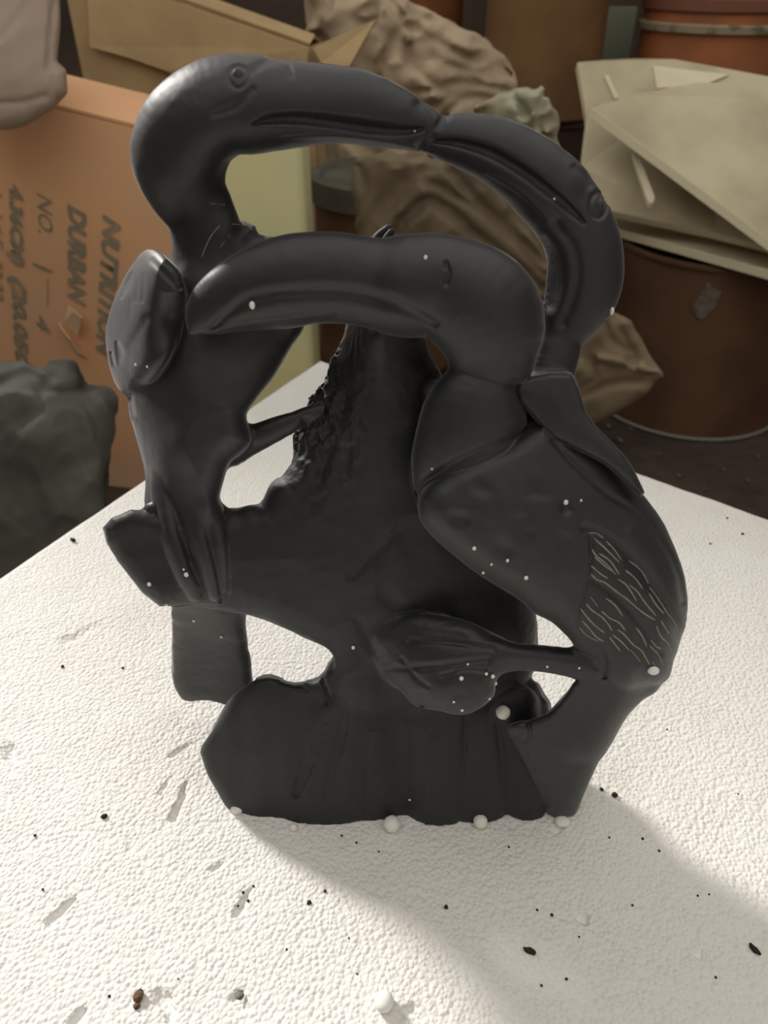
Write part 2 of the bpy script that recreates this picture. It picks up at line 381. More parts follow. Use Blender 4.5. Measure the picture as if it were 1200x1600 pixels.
g.slab(STUB, [(268, 900), (268, 948), (269, 1053), (276, 1080), (290, 1097), (317, 1101), (345, 1108), (400, 1112), (396, 1065), (391, 1030), (384, 988), (374, 920)],
       [(320, 920, 60), (320, 1000, wg(320, 1100) * .6 + 20), (330, 1100, wg(330, 1100) - 12)], 30, R=20, k=6)
# bird A (back left)
g.slab(A_BODY, [(262, 340), (270, 382), (262, 410), (230, 440), (190, 520), (196, 600), (201, 645), (209, 671), (220, 709), (228, 746), (228, 800), (260, 850), (330, 850), (345, 800), (343, 776), (350, 750), (359, 724), (372, 712),
                (392, 690), (385, 655), (387, 642), (402, 620), (430, 585), (456, 540), (476, 508), (492, 440), (470, 385), (435, 372), (405, 366), (384, 346)],
       [(320, 350, 84), (400, 372, 90), (270, 380, 80), (330, 430, 62), (400, 480, 50), (280, 600, 20), (300, 800, 14), (440, 520, 55), (205, 640, 78), (222, 730, 76), (228, 800, 70), (270, 700, 12)], 58, R=40, k=26, bulge=12)
g.tube(A_BODY, [(345, 500, 46, 56), (334, 430, 46, 56), (324, 372, 45, 56), (311, 330, 42, 54), (290, 290, 36, 62), (281, 240, 28, 77), (300, 195, 20, 82), (345, 167, 16, 80), (395, 162, 14, 76)], sw=.72, k=12)
g.tube(A_BEAK, [(395, 164, 14, 76), (440, 163, 14, 71), (500, 162, 18, 63.5), (552, 166, 24, 59), (594, 177, 30, 54), (634, 191, 36, 43), (668, 204, 40, 33), (700, 216, 42, 22)], sw=.68, k=6)
g.slab(A_WING, [(231, 389), (219, 397), (197, 427), (179, 465), (168, 502), (165, 529), (170, 574), (182, 604), (197, 618), (222, 612), (252, 582), (276, 540), (290, 480), (284, 430), (262, 404), (244, 391)],
       [(200, 420, 90), (168, 500, 112), (178, 580, 100), (218, 400, 60), (236, 420, -8), (230, 500, -16), (226, 570, -8), (240, 610, 10), (290, 500, 4), (262, 500, -8)], 32, R=20, k=8)
g.tube(BAR, [(362, 700, 20, 30), (396, 686, 14, 22), (430, 671, 10, 18.5), (460, 660, 10, 16), (500, 645, 20, 16)], k=10)
g.tube(A_FOOT, [(258, 720, 34, 18), (257, 775, 0, 21), (268, 840, -38, 16), (288, 900, -48, 13), (304, 930, -44, 9)], k=7)
g.tube(A_FOOT, [(288, 765, -4, 22), (304, 820, -36, 17), (322, 880, -50, 13), (336, 930, -46, 8)], k=7)
g.tube(A_FOOT, [(238, 800, -10, 16), (250, 850, -20, 15), (268, 900, -28, 10)], k=5)
g.tube(A_FOOT, [(325, 800, -16, 22), (343, 860, -42, 13), (350, 920, -40, 8)], k=7)
# bird B (back right)
g.tube(B_BEAK, [(672, 217, 42, 20), (700, 216, 42, 37), (735, 223, 44, 45.5), (784, 240, 46, 54), (828, 268, 50, 60), (862, 300, 54, 62)], sw=.66, k=5)
g.tube(B_BODY, [(862, 300, 54, 61), (893, 342, 56, 61), (912, 395, 58, 62), (911, 447, 60, 61), (893, 490, 56, 48), (878, 526, 50, 34), (868, 560, 44, 36), (850, 620, 30, 44)], sw=.6, k=8)
# bird C (front)
g.slab(C_BODY, [(804, 606), (825, 589), (870, 580), (893, 583), (905, 607), (905, 660), (890, 720), (820, 720), (700, 690), (760, 600)], 10, 40, R=26, k=10)
g.tube(C_BODY, [(640, 446, -52, 80), (700, 450, -52, 83), (756, 488, -50, 92), (768, 545, -46, 72), (758, 600, -44, 62), (742, 655, -44, 82), (728, 710, -40, 84), (716, 740, -30, 72)], sw=.72, k=12)
g.tube(C_BEAK, [(304, 512, -72, 11), (316, 494, -70, 26), (338, 478, -66, 43), (370, 462, -64, 56), (405, 450, -62, 66), (442, 441, -60, 72), (482, 434, -58, 72), (525, 434, -56, 71.5), (578, 441, -54, 70), (640, 448, -52, 76)], sw=.62, k=8)
g.slab(C_WING, [(653, 775), (668, 754), (685, 741), (708, 724), (747, 704), (785, 690), (823, 664), (850, 650), (885, 672), (933, 700), (975, 738), (1006, 775), (1033, 810), (1054, 852), (1069, 893), (1075, 935),
                (1071, 977), (1062, 1010), (1053, 1031), (1046, 1058), (1030, 1069), (1008, 1072), (980, 1078), (945, 1060), (925, 1030), (900, 1012), (884, 992), (862, 972), (833, 958), (808, 936), (754, 902), (708, 867), (672, 834), (655, 806)],
       [(670, 790, -72), (800, 780, -62), (900, 700, -30), (900, 900, -66), (1020, 860, -38), (1030, 1040, -58)], 40, R=38, k=4, bulge=26, bw=60)
g.slab(C_PLUME, [(804, 606), (812, 596), (826, 589), (860, 583), (893, 583), (905, 606), (915, 643), (932, 667), (954, 690), (972, 708), (988, 731), (1007, 770), (1001, 777), (990, 765), (975, 750), (955, 733), (933, 718), (892, 698), (862, 684), (835, 655), (810, 625)],
       [(820, 600, -54), (900, 640, -64), (990, 760, -84)], 14, R=9, k=2, smooth=False, bulge=8, bw=30)
g.slab(C_FOOT, [(562, 1012), (580, 976), (640, 958), (720, 968), (796, 1001), (833, 1007), (880, 1012), (933, 1017), (945, 1022), (946, 1050), (934, 1066), (908, 1061), (867, 1053), (825, 1048), (790, 1050), (775, 1062),
                (772, 1085), (748, 1108), (720, 1117), (690, 1111), (650, 1102), (622, 1078), (592, 1050)],
       [(570, 1010, 10), (600, 1050, -14), (650, 975, -20), (640, 1050, -50), (720, 1050, -78), (800, 1020, -72), (930, 1040, -62)], 30, R=22, k=14, bulge=8)
g.tube(C_TAIL, [(1004, 1060, -50, 30), (978, 1070, -46, 36), (938, 1100, -36, 46), (905, 1140, -26, 54)], sw=.8, k=8)
g.slab(C_TAIL, [(1012, 1060), (1014, 1074), (993, 1092), (977, 1116), (956, 1153), (935, 1191), (918, 1228), (903, 1264), (893, 1280), (866, 1284), (853, 1264), (831, 1212), (806, 1162), (794, 1138), (808, 1128), (835, 1123), (864, 1108), (887, 1080), (900, 1062), (940, 1040)],
       [(990, 1070, -50), (900, 1130, -30), (820, 1145, -22), (880, 1270, wg(880, 1272) + 16)], 34, R=24, k=8, bulge=6)

ALLC = (C_BODY, C_BEAK)
g.carve([
    # A: beak mouth, brow, crest
    ([(395, 194, .3), (425, 187, .8), (470, 186, 1), (525, 192, 1), (575, 199, 1), (625, 204, .9), (660, 202, .5)], 8.5, 34, (A_BEAK, A_BODY)),
    ([(440, 215, .5), (520, 212, 1), (600, 220, 1), (680, 240, .8)], 5, -4, (A_BEAK, B_BEAK)),
    ([(337, 178, .8), (370, 165, 1), (395, 140, .6)], 10, 7, (A_BODY,)),
    ([(437, 88), (450, 100), (455, 118)], 6, 5, (A_BEAK,)), ([(437, 88), (410, 100), (392, 112)], 8, 4, (A_BEAK, A_BODY)),
    ([(372, 103), (384, 108), (389, 120), (384, 132), (372, 138), (361, 131), (357, 119), (361, 108), (372, 103)], 3.5, 4),
    ([(655, 165), (668, 190), (672, 212)], 9, 9, (A_BEAK, B_BEAK)), ([(700, 178), (680, 200), (655, 228)], 6, 6, (A_BEAK, B_BEAK)),
    # B
    ([(678, 221, .4), (717, 224, .8), (767, 239, 1), (817, 268, 1), (858, 299, 1), (892, 328, .8), (912, 348, .4)], 8, 32, (B_BEAK, B_BODY)),
    ([(760, 270, .6), (810, 298, 1), (850, 335, 1), (880, 375, .8)], 5, -4, (B_BEAK, B_BODY)),
    ([(870, 350), (896, 385), (903, 425), (896, 465), (880, 505)], 8, 9, (B_BODY,)), ([(850, 375, .5), (862, 405, 1), (866, 440, 1), (860, 475, .8)], 15, 18, (B_BODY,)),
    ([(934, 300), (925, 308), (922, 322), (926, 336), (936, 341), (945, 331), (946, 315), (934, 300)], 3.5, 6), ([(898, 262), (912, 275), (920, 290)], 6, 5, (B_BODY, B_BEAK)),
    # C
    ([(330, 512, .5), (356, 490, .7), (390, 468, 1), (450, 456, 1), (540, 456, 1), (610, 472, 1), (680, 505, .6)], 11, 12, ALLC),
    ([(320, 520), (372, 508), (430, 500), (520, 490)], 5, -3, ALLC),
    ([(697, 412), (701, 428), (697, 444)], 4, 7, ALLC),
    ([(802, 600), (822, 640), (840, 660)], 9, 12, (C_BODY, C_WING)),
    # breast rolls over the wing
    ([(650, 775), (668, 752), (708, 725), (747, 706), (785, 692), (825, 668)], 7, 8, (C_BODY, C_WING)),
    # wing and tail feathers
    ([(865, 690), (900, 729), (946, 770), (996, 804), (1037, 852), (1058, 893), (1068, 940)], 5, 6, (C_WING,)),
    ([(915, 826), (940, 836), (975, 862), (1017, 914), (1050, 962), (1066, 1005)], 8, 12, (C_WING,)),
    ([(985, 835), (1020, 880), (1050, 930), (1064, 980)], 12, -5, (C_WING,)),
    ([(921, 835), (924, 865), (916, 905), (908, 950), (905, 988)], 4, 5, (C_WING,)),
    ([(925, 905), (965, 935), (1000, 975), (1030, 1020)], 6, 6, (C_WING,)),
    ([(908, 990), (935, 1008), (945, 1030), (945, 1060)], 5, 6, (C_WING, C_FOOT)),
    ([(882, 788), (885, 795)], 9, 12, (C_WING,)), ([(835, 768), (850, 772)], 13, 6, (C_WING,)), ([(712, 808), (722, 810)], 11, 5, (C_WING,)), ([(815, 812), (820, 830)], 13, 6, (C_WING,)),
    ([(750, 762), (758, 766)], 12, 4, (C_WING,)), ([(885, 845), (900, 843)], 12, 5, (C_WING,)), ([(855, 942), (866, 944)], 12, 5, (C_WING,)), ([(784, 853), (790, 858)], 12, 4, (C_WING,)), ([(850, 800), (858, 806)], 12, 5, (C_WING,)),
    # foot C
    ([(628, 1030), (650, 1058), (668, 1072)], 4, 5, (C_FOOT,)), ([(600, 1045), (690, 1040), (760, 1030)], 6, 5, (C_FOOT,)), ([(640, 1000), (700, 1004), (770, 1014)], 5, 4, (C_FOOT,)),
    ([(662, 1085), (660, 1102)], 6, 6, (C_FOOT,)), ([(690, 1055), (730, 1045), (765, 1050)], 5, 4, (C_FOOT,)),
    # tail tip lip
    ([(826, 1130), (828, 1145), (820, 1158)], 4, 10, (C_TAIL,)), ([(806, 1150), (840, 1205), (856, 1255)], 5, 4, (C_TAIL,)),
    # A wing pits and claws
    ([(206, 428, .6), (199, 445, 1), (190, 465, .4)], 5, 14, (A_WING,)), ([(183, 536, .6), (187, 552, 1), (186, 568, .5)], 6, 16, (A_WING,)), ([(174, 552), (178, 570)], 3, 10, (A_WING,)),
    ([(226, 500), (216, 520), (206, 540)], 9, 7, (A_WING,)), ([(215, 440), (213, 470)], 4, 3, (A_WING,)), ([(225, 430), (222, 470)], 4, 3, (A_WING,)), ([(205, 470), (202, 495)], 4, 3, (A_WING,)),
    ([(238, 408), (262, 432), (280, 450)], 5, 5, (A_WING, A_BODY)), ([(203, 622), (208, 650)], 4, 10, (A_BODY,)), ([(214, 600), (250, 590), (276, 545), (290, 490)], 7, 4, (A_BODY, A_WING)),
    
    # stump
    ([(530, 1080, .15), (500, 1150, .7), (478, 1215, 1), (462, 1290, 1)], 15, -6, (STUMP,)), ([(566, 1050, .15), (552, 1120, .7), (546, 1190, 1), (540, 1290, 1)], 16, -7, (STUMP,)), ([(686, 1090, .2), (676, 1150, .8), (672, 1220, 1), (675, 1290, 1)], 26, -8, (STUMP,)), ([(750, 1110, .2), (756, 1190, 1), (752, 1290, 1)], 16, -5, (STUMP,)),
    ([(600, 1040, .8), (612, 1110, 1), (625, 1190, 1), (632, 1290, .8)], 20, 24, (STUMP,)), ([(727, 1112, .6), (724, 1180, 1), (716, 1240, .7), (719, 1290, .8)], 6, 9, (STUMP,)), ([(776, 1130, .6), (784, 1180, 1), (786, 1230, .8), (792, 1290, 1)], 7, 10, (STUMP,)),
    ([(548, 1080, .2), (530, 1150, 1), (512, 1220, .8), (505, 1280, .3)], 7, 6, (STUMP,)), ([(512, 1100, .2), (492, 1160, 1), (462, 1240, .6)], 8, 5, (STUMP,)), ([(700, 1110, .3), (668, 1170, 1), (650, 1210, .3)], 6, 4, (STUMP,)), ([(590, 1080, .2), (575, 1170, .9), (572, 1270, .3)], 7, 4, (STUMP,)),
    ([(620, 830), (590, 860), (550, 900)], 8, 6, (STUMP,)), ([(600, 930), (640, 960), (700, 970)], 14, 10, (STUMP,)), ([(560, 970), (575, 1000), (600, 1035)], 8, 8, (STUMP, C_FOOT)),
    # broken bark on the column's left edge
    ([(512, 600), (505, 640), (514, 668), (530, 650), (538, 620), (532, 590)], 11, 16, (STUMP,)), ([(478, 660), (472, 690), (484, 716)], 9, 12, (STUMP, BAR)), ([(500, 690), (510, 720), (500, 745)], 9, 12, (STUMP,)),
    ([(534, 545), (526, 575)], 7, 10, (STUMP,)), ([(545, 700), (540, 740)], 7, 8, (STUMP,)),
    # chips on the ledge
    ([(505, 1065), (512, 1085), (508, 1100)], 4, 9, (STUMP,)), ([(440, 1064), (480, 1074)], 5, 6, (STUMP,)),
], 0.75)
ROCKY = (STUMP,)
def rough(P, L):
    n = np.zeros(len(P))
    r = np.isin(L, (STUMP,)); p = P[r]
    big = np.abs(noise3(p, 60, 11)) * 7 - 3; mid = np.abs(noise3(p, 23, 12)) * 2.4 - 1
    sm = ((p[:, 0] < 480) & (p[:, 1] > 1060)); big[sm] *= .3; mid[sm] *= .2
    bark = np.exp(-(((p[:, 0] - 500) / 55) ** 2 + ((p[:, 1] - 640) / 100) ** 2))
    f = bark * (np.abs(noise3(p * np.array([1, .55, 1]), 17, 13)) * 24 - 7 + np.abs(noise3(p, 7, 17)) * 7)
    lower = np.clip((p[:, 1] - 1030) / 60, 0, 1)
    foldn = noise3(p * np.array([1, .12, .3]), 26, 14) * 4 * lower
    n[r] = big * .8 + mid * .7 + f + foldn
    q = np.isin(L, (C_FOOT, BRANCH, BAR, STUB)); p = P[q]; n[q] = noise3(p * np.array([.4, 1, 1]), 22, 15) * 2 + noise3(p, 9, 16) * .5
    q = np.isin(L, (A_BODY, A_BEAK, B_BODY, B_BEAK, C_BODY, C_BEAK, C_WING, A_WING, C_TAIL, C_PLUME, A_FOOT)); p = P[q]; n[q] = noise3(p, 60, 18) * 1.6 + noise3(p, 17, 19) * .5
    return n
g.roughen(rough)
g.ground()
FR, FL = g.front()
def surf_w(u, v):
    i = int(round((u - g.u[0]) / STEP)); j = int(round((v - g.v[0]) / STEP)); a = FR[max(i - 1, 0):i + 2, max(j - 1, 0):j + 2]
    return float(np.nanmedian(a)) if np.isfinite(a).any() else 0.0
P, Q, lab = g.nets(); del g.F, g.L
W = warp_sculpt(P)
# orientation: outward normals face the lens where the depth is smallest
NRM = vertex_normals(W, Q)
if (NRM[np.argmin(P[:, 2])] @ (CAM - W[np.argmin(P[:, 2])])) < 0: Q = Q[:, ::-1]; NRM = -NRM
fl = lab[Q[:, 0]]
root_loc = np.array([0.0, 0.36, 0.0])
root = empty('stone_sculpture', root_loc, 'dark grey stone carving of three long-beaked birds on a stump standing on the foam block', 'sculpture')
parts = {}
def piece(name, labs, parent, mat=M_stone, label=None):
    m = np.isin(fl, labs); q = Q[m]; used, inv = np.unique(q, return_inverse=True)
    me = np_mesh(name, W[used] - root_loc, inv.reshape(-1, 4), mat, NRM[used])
    o = link(name, me, parent); return tag(o, label)
stump = piece('tree_stump', (STUMP, 0), root, M_rock)
piece('branch', (BRANCH,), stump, M_rock); piece('post', (STUB,), stump); piece('strut', (BAR,), stump)
bird_a = piece('bird', (A_BODY,), root, label='back left bird leaning its beak to the right'); piece('beak', (A_BEAK,), bird_a); piece('wing', (A_WING,), bird_a, label='folded wing with cut pits'); piece('foot', (A_FOOT,), bird_a)
bird_b = piece('bird', (B_BODY,), root, label='back right bird touching the tip of the other beak'); piece('beak', (B_BEAK,), bird_b)
bird_c = piece('bird', (C_BODY,), root, label='front bird with its beak bent down to the left'); piece('beak', (C_BEAK,), bird_c); wing_c = piece('wing', (C_WING,), bird_c, label='large folded wing with scratched feathers')
piece('plume', (C_PLUME,), bird_c); piece('foot', (C_FOOT,), bird_c); piece('tail', (C_TAIL,), bird_c)

# small tools for things that sit on the stone
import bmesh
def blob(name, center, r, mat, parent=None, sub=2, jitter=0.0, scale=(1, 1, 1), seed=0, rot=None, origin=None):
    bm = bmesh.new(); bmesh.ops.create_icosphere(bm, subdivisions=sub, radius=r); rn = random.Random(seed)
    for v in bm.verts:
        k = 1 + rn.uniform(-jitter, jitter); v.co = Vector((v.co.x * scale[0] * k, v.co.y * scale[1] * k, v.co.z * scale[2] * k))
    for f in bm.faces: f.smooth = True
    me = bpy.data.meshes.new(name); bm.to_mesh(me); bm.free(); me.materials.append(mat); o = link(name, me, parent)
    c = Vector([float(x) for x in center])
    o.location = c - (Vector([float(x) for x in root_loc]) if parent else Vector((0, 0, 0)))
    if rot: o.rotation_euler = rot
    return o
def on_stone(u, v, lift=0.0):
    return warp_sculpt(np.array([u, v, surf_w(u, v) - lift]))
def px_size(u, v, w=0): return float(t_sculpt(np.array(float(u)), np.array(float(v)))) / FPX
# eyes: (u, v, r)
for (u, v, r, b, fl_) in ((372, 120, 11, bird_a, .28), (936, 322, 10, bird_b, .4), (694, 428, 7, bird_c, .35)):
    k = px_size(u, v); blob('eye', on_stone(u, v, -2), r * k, M_stone, b, 3, scale=(.8, fl_, 1.05), rot=(-.3, 0, 0))

def strokes_obj(name, lines, parent, rad, mat):
    V, F = [], []
    for ln in lines:
        C = catmull([(a, b) for a, b in ln], 4) if len(ln) > 2 else np.array(ln, float)
        pts = [on_stone(a, b, 0.9) for a, b in C]; n = len(pts); k = px_size(*ln[0])
        for i, p in enumerate(pts):
            d = pts[min(i + 1, n - 1)] - pts[max(i - 1, 0)]; d = d / (np.linalg.norm(d) + 1e-9); view = CAM - p; view /= np.linalg.norm(view)
            s_ = np.cross(d, view); s_ /= np.linalg.norm(s_) + 1e-9
            r = rad * k * (0.55 if i in (0, n - 1) else random.uniform(.8, 1.25))
            b0 = len(V)
            for a in range(4):
                c_, s2 = math.cos(a * math.pi / 2), math.sin(a * math.pi / 2); V.append(p + s_ * c_ * r + view * s2 * r * .7 - root_loc)
            if i:
                for a in range(4): F.append((b0 - 4 + a, b0 - 4 + (a + 1) % 4, b0 + (a + 1) % 4, b0 + a))
    return mesh_obj(name, V, F, mat, parent)
K = 210 / 1200
def Z4(*pts): return [(880 + x * K, 800 + y * K) for x, y in pts]
random.seed(4)
scr = [Z4((230, 190), (290, 190), (360, 235)), Z4((380, 260), (450, 330), (520, 430)), Z4((280, 240), (380, 330), (500, 450)), Z4((255, 330), (290, 385), (380, 460), (470, 560)), Z4((320, 370), (420, 440), (500, 560)),
       Z4((280, 400), (370, 480), (440, 530)), Z4((250, 480), (330, 550), (400, 595)), Z4((250, 555), (300, 605), (370, 630), (480, 715), (560, 770), (640, 840), (720, 905), (820, 965)),
       Z4((490, 600), (560, 650), (610, 720), (655, 795)), Z4((585, 435), (660, 490), (720, 560), (760, 640)), Z4((555, 520), (640, 590), (710, 685)), Z4((590, 650), (660, 710), (730, 810), (830, 930)),
       Z4((770, 670), (850, 780), (920, 890), (980, 970), (1015, 1040)), Z4((765, 725), (830, 830), (900, 910)), Z4((870, 970), (920, 1050), (950, 1095)), Z4((830, 1015), (870, 1110), (930, 1170), (970, 1250)),
       Z4((960, 1100), (1005, 1210)), Z4((1005, 1070), (1045, 1150)), Z4((245, 760), (310, 845)), Z4((205, 820), (260, 880), (340, 935), (400, 1000), (435, 1060)), Z4((340, 885), (420, 950), (500, 990), (555, 1060)),
       Z4((155, 860), (210, 935), (280, 1010), (370, 1080)), Z4((170, 970), (240, 1050), (300, 1120), (360, 1155)), Z4((145, 1025), (210, 1100), (320, 1155)), Z4((480, 1050), (540, 1090), (620, 1180), (700, 1240), (740, 1310), (775, 1365)),
       Z4((440, 1095), (520, 1160), (590, 1235)), Z4((410, 1115), (460, 1180), (510, 1240)), Z4((600, 1230), (690, 1335)), Z4((650, 1030), (700, 1100), (745, 1200)), Z4((780, 1140), (830, 1200), (875, 1220)),
       Z4((770, 1190), (850, 1280), (890, 1370)), Z4((795, 1340), (820, 1370)), Z4((920, 1310), (970, 1360)), Z4((380, 770), (460, 830), (530, 930)), Z4((845, 1460), (865, 1505))]
strokes_obj('scratch_marks', scr, wing_c, 1.05, M_scratch)
strokes_obj('scratch_marks', [[(344, 352), (328, 372), (315, 402)], [(359, 366), (344, 387)], [(328, 318), (352, 320)], [(362, 350), (384, 353), (398, 362)]], bird_a, 0.9, M_scratch)

# beads and crumbs of foam
def bead_on_stone(u, v, r, label, sc=(1, 1, 1), group=None, nm='foam_bead'):
    k = px_size(u, v); w = surf_w(u, v)
    p = warp_sculpt(np.array([u, v, w - r * .55])); o = blob(nm, p, r * k * (1 + w / FPX), M_bead, None, 2, .03, sc, int(u + v)); tag(o, label, 'foam bead', group)
def bead_on_block(u, v, r, label, nm='foam_bead', sc=(1, 1, 1)):
    p = at_z(u, v); k = (p - CAM) @ CF / FPX; p = at_z(u, v + r * .5) + np.array([0, 0, r * k * sc[2] * .93])
    o = blob(nm, p, r * k, M_bead, None, 3, .02, sc, int(u + v)); tag(o, label, 'foam bead')
bead_on_stone(394, 477, 6.5, 'small oval foam bead stuck to the underside of the front bird\'s beak', (.7, .8, 1))
bead_on_stone(1021, 1048, 9, 'white oval foam bead stuck on the tip of the scratched tail', (1.05, .7, .85))
bead_on_stone(786, 1113, 11.5, 'round foam bead lodged in the hollow beside the front bird\'s claw')
bead_on_stone(956, 486, 6, 'thin foam bead on the back right bird\'s nape', (.6, .6, 1.1))
bead_on_block(612, 1288, 13, 'round foam bead at the middle of the stump\'s front edge')
bead_on_block(750, 1284, 11, 'round foam bead at the stump\'s front edge nearest the tail')
bead_on_block(459, 1293, 6, 'smallest foam bead on the block in front of the stump\'s left part')
bead_on_block(371, 1264, 8, 'lumpy foam bead against the left corner of the stump', sc=(1.2, 1, .9))
bead_on_block(878, 1281, 10, 'flattened foam bead pinned under the tail tip', sc=(1.2, 1, .5))
bead_on_block(600, 1562, 15, 'large foam bead alone near the bottom of the block', sc=(1, 1.1, .8))
for (u, v, r) in ((741, 857, 3.2), (768, 882, 2), (793, 876, 2.6), (822, 903, 3.4), (755, 895, 2.4), (884, 785, 4), (675, 733, 1.8), (908, 782, 2), (721, 1060, 3.6), (760, 1053, 2.6), (770, 1057, 3.4), (774, 1068, 3), (731, 1038, 2),
                  (722, 1110, 2.4), (709, 1097, 2), (765, 1092, 2), (552, 1012, 3), (346, 995, 2.5), (303, 970, 2.6), (291, 898, 3.6), (233, 913, 3.4), (287, 890, 1.8), (260, 945, 2.6), (905, 1044, 2), (855, 1042, 2), (640, 1250, 1.8),
                  (230, 573, 1.8), (212, 570, 2), (648, 205, 1.6), (866, 311, 1.8), (665, 402, 3)):
    bead_on_stone(u, v, r, 'tiny white foam speck clinging to the dark stone', (1, .8, 1.2), 'tiny foam specks on the stone', 'foam_speck')

# grit on the block
def grit(u, v, r, label, sc=(1, 1, .6), rz=0.0, mat=M_grit, group=None, nm='grit_crumb'):
    p = at_z(u, v); k = (p - CAM) @ CF / FPX; p = p + np.array([0, 0, r * k * sc[2] * .8])
    o = blob(nm, p, r * k, mat, None, 2, .22, sc, int(u * 3 + v), (0, 0, rz)); tag(o, label, 'crumb', group)
grit(827, 1487, 8, 'dark seed-like crumb in the shadow near the bottom of the block', (1.2, .6, .6), -.4)
grit(1178, 1485, 8.5, 'dark pointed crumb nearest the lower right corner of the block', (1.2, .5, .6), -.9)
grit(163, 1277, 5, 'black crumb in the sunlit left part of the block', (1, .8, .7), .3)
grit(115, 846, 4.5, 'thin dark crumb near the left edge of the block', (1.3, .6, .8), -.5)
grit(483, 1411, 3.5, 'small black crumb on the shadow\'s left edge')
grit(697, 1418, 3.2, 'small black crumb below the stump in the shadow')
grit(960, 1243, 4.5, 'larger black crumb right of the tail tip')
grit(940, 1234, 3, 'smaller black crumb right of the tail tip')
grit(453, 673, 4, 'tiny dark splinter on the block seen under the strut', (1.3, .5, .6), -1)
grit(218, 1558, 9, 'reddish brown crumb in a dent at the bottom left', (.9, 1, .8), 0, M_crumb)
grit(214, 1572, 6, 'pale brown crumb beside the reddish brown one', (.9, 1, .6), 0, M_crumb)
grit(375, 1556, 7, 'grey mouldy crumb at the bottom of the block', (1, 1, .5), 0, material('grey_crumb', (.25, .24, .2), .9, .1, c2=(.1, .1, .09), nscale=400))
rs = random.Random(9)
for (u, v) in ((534, 1306), (557, 1317), (592, 1331), (508, 1393), (545, 1466), (839, 1422), (862, 1430), (905, 1464), (1030, 1330), (1004, 1311), (1153, 1241), (988, 1415), (885, 1530), (846, 1540), (1118, 1528), (1108, 1398), (952, 1309), (558, 1522), (448, 1484),
               (98, 1042), (192, 1044), (55, 1306), (67, 1390), (171, 1557), (279, 1530), (396, 1385), (380, 1395), (388, 1408), (372, 1416), (1042, 1140), (1090, 1400), (795, 1324), (1136, 810), (1160, 835), (1110, 850)):
    grit(u, v, rs.uniform(1.5, 2.6), 'tiny dark speck of dirt on the white foam block', group='dirt specks on the foam block', nm='dirt_speck')

# ------------------------------------------------------------------ things behind the block
def crumpled(name, poly, Y, T, mat, label, cat, strokes=(), amp=10, sc=45, aniso=(1, 1, 1), step=5, R=None, bulge=20, bw=90, seed=30, group=None, wc=0, smooth=False, fine=.35):
    P0 = np.array(poly, float); lo = P0.min(0) - 30; hi = P0.max(0) + 30; m = T + bulge + amp + 40
    wl = [c[2] for c in wc] if np.ndim(wc) else [wc]
    c = Carver((lo[0], hi[0], lo[1], hi[1], min(wl) - m, max(wl) + m), step)
    c.slab(1, poly, wc, T, R or T * .8, 4, bulge, bw, smooth=smooth)
    if strokes: c.carve(strokes)
    an = np.array(aniso)
    def fn(P, L):
        a = noise3(P * an, sc, seed); b = noise3(P * an[[1, 0, 2]] + 300, sc * .6, seed + 1)
        return (np.abs(a) * 2 - .7) * amp + (np.abs(b) * 2 - .7) * amp * fine + noise3(P, sc * .2, seed + 2) * amp * .06
    c.roughen(fn, 30)
    P, Q, _ = c.nets(); Wd = warp_plane(Y)(P); Wd[:, 2] = np.maximum(Wd[:, 2], FZ + .001)
    N = vertex_normals(Wd, Q); i = np.argmin(P[:, 2])
    if (N[i] @ (CAM - Wd[i])) < 0: Q = Q[:, ::-1]; N = -N
    org = Wd.mean(0); org[2] = Wd[:, 2].min()
    o = link(name, np_mesh(name, Wd - org, Q, mat, N)); o.location = org; return tag(o, label, cat, group)

def lathe(name, prof, center, mat, parent=None, seg=64, smooth=True):
    V, F = [], []; n = len(prof)
    for i in range(seg):
        a = 2 * math.pi * i / seg
        for r, z in prof: V.append((r * math.cos(a), r * math.sin(a), z))
    for i in range(seg):
        for j in range(n - 1):
            a, b = i * n + j, ((i + 1) % seg) * n + j; F.append((a, b, b + 1, a + 1))
    me = bpy.data.meshes.new(name); me.from_pydata(V, [], F); me.materials.append(mat)
    for p in me.polygons: p.use_smooth = smooth
    me.set_sharp_from_angle(angle=math.radians(40))
    o = link(name, me, parent); o.location = center if not parent else (0, 0, 0); return o
def torus_prof(R, r, z, n=8): return [(R + r * math.cos(a * 2 * math.pi / n), z + r * math.sin(a * 2 * math.pi / n)) for a in range(n + 1)]

M_kraft = material('orange_cardboard', (0.850, 0.486, 0.268), .9, .1, c2=(0.797, 0.464, 0.275), nscale=5, bump=.2, bscale=60, bdist=.002, wear=(0.725, 0.493, 0.334), wscale=6, wrange=(.5, .8))
M_tan = material('tan_cardboard', (0.540, 0.398, 0.217), .9, .1, c2=(0.435, 0.300, 0.173), nscale=6, bump=.25, bscale=30, bdist=.004, wear=(0.330, 0.210, 0.128), wscale=9, wrange=(.58, .75))
M_ink = material('faded_ink', (0.30, 0.27, 0.21), .9, .1, c2=(0.50, 0.34, 0.23), nscale=30, mix=(.45, .8))
M_torn = material('torn_paper', (0.75, 0.55, 0.36), .9, .1)
M_sack = material('dusty_paper', (0.513, 0.408, 0.285), .85, .15, c2=(0.342, 0.257, 0.180), nscale=8, mix=(.45, .65), bump=.3, bscale=50, bdist=.004)
M_olive = material('brown_paper', (0.20, 0.155, 0.10), .7, .25, c2=(0.125, 0.092, 0.058), nscale=7, bump=.3, bscale=50, bdist=.003)
M_wrap = material('grey_wrapper', (0.40, 0.32, 0.26), .8, .2, c2=(0.362, 0.275, 0.225), nscale=5, mix=(.4, .65), bump=.2, bscale=30, bdist=.003)
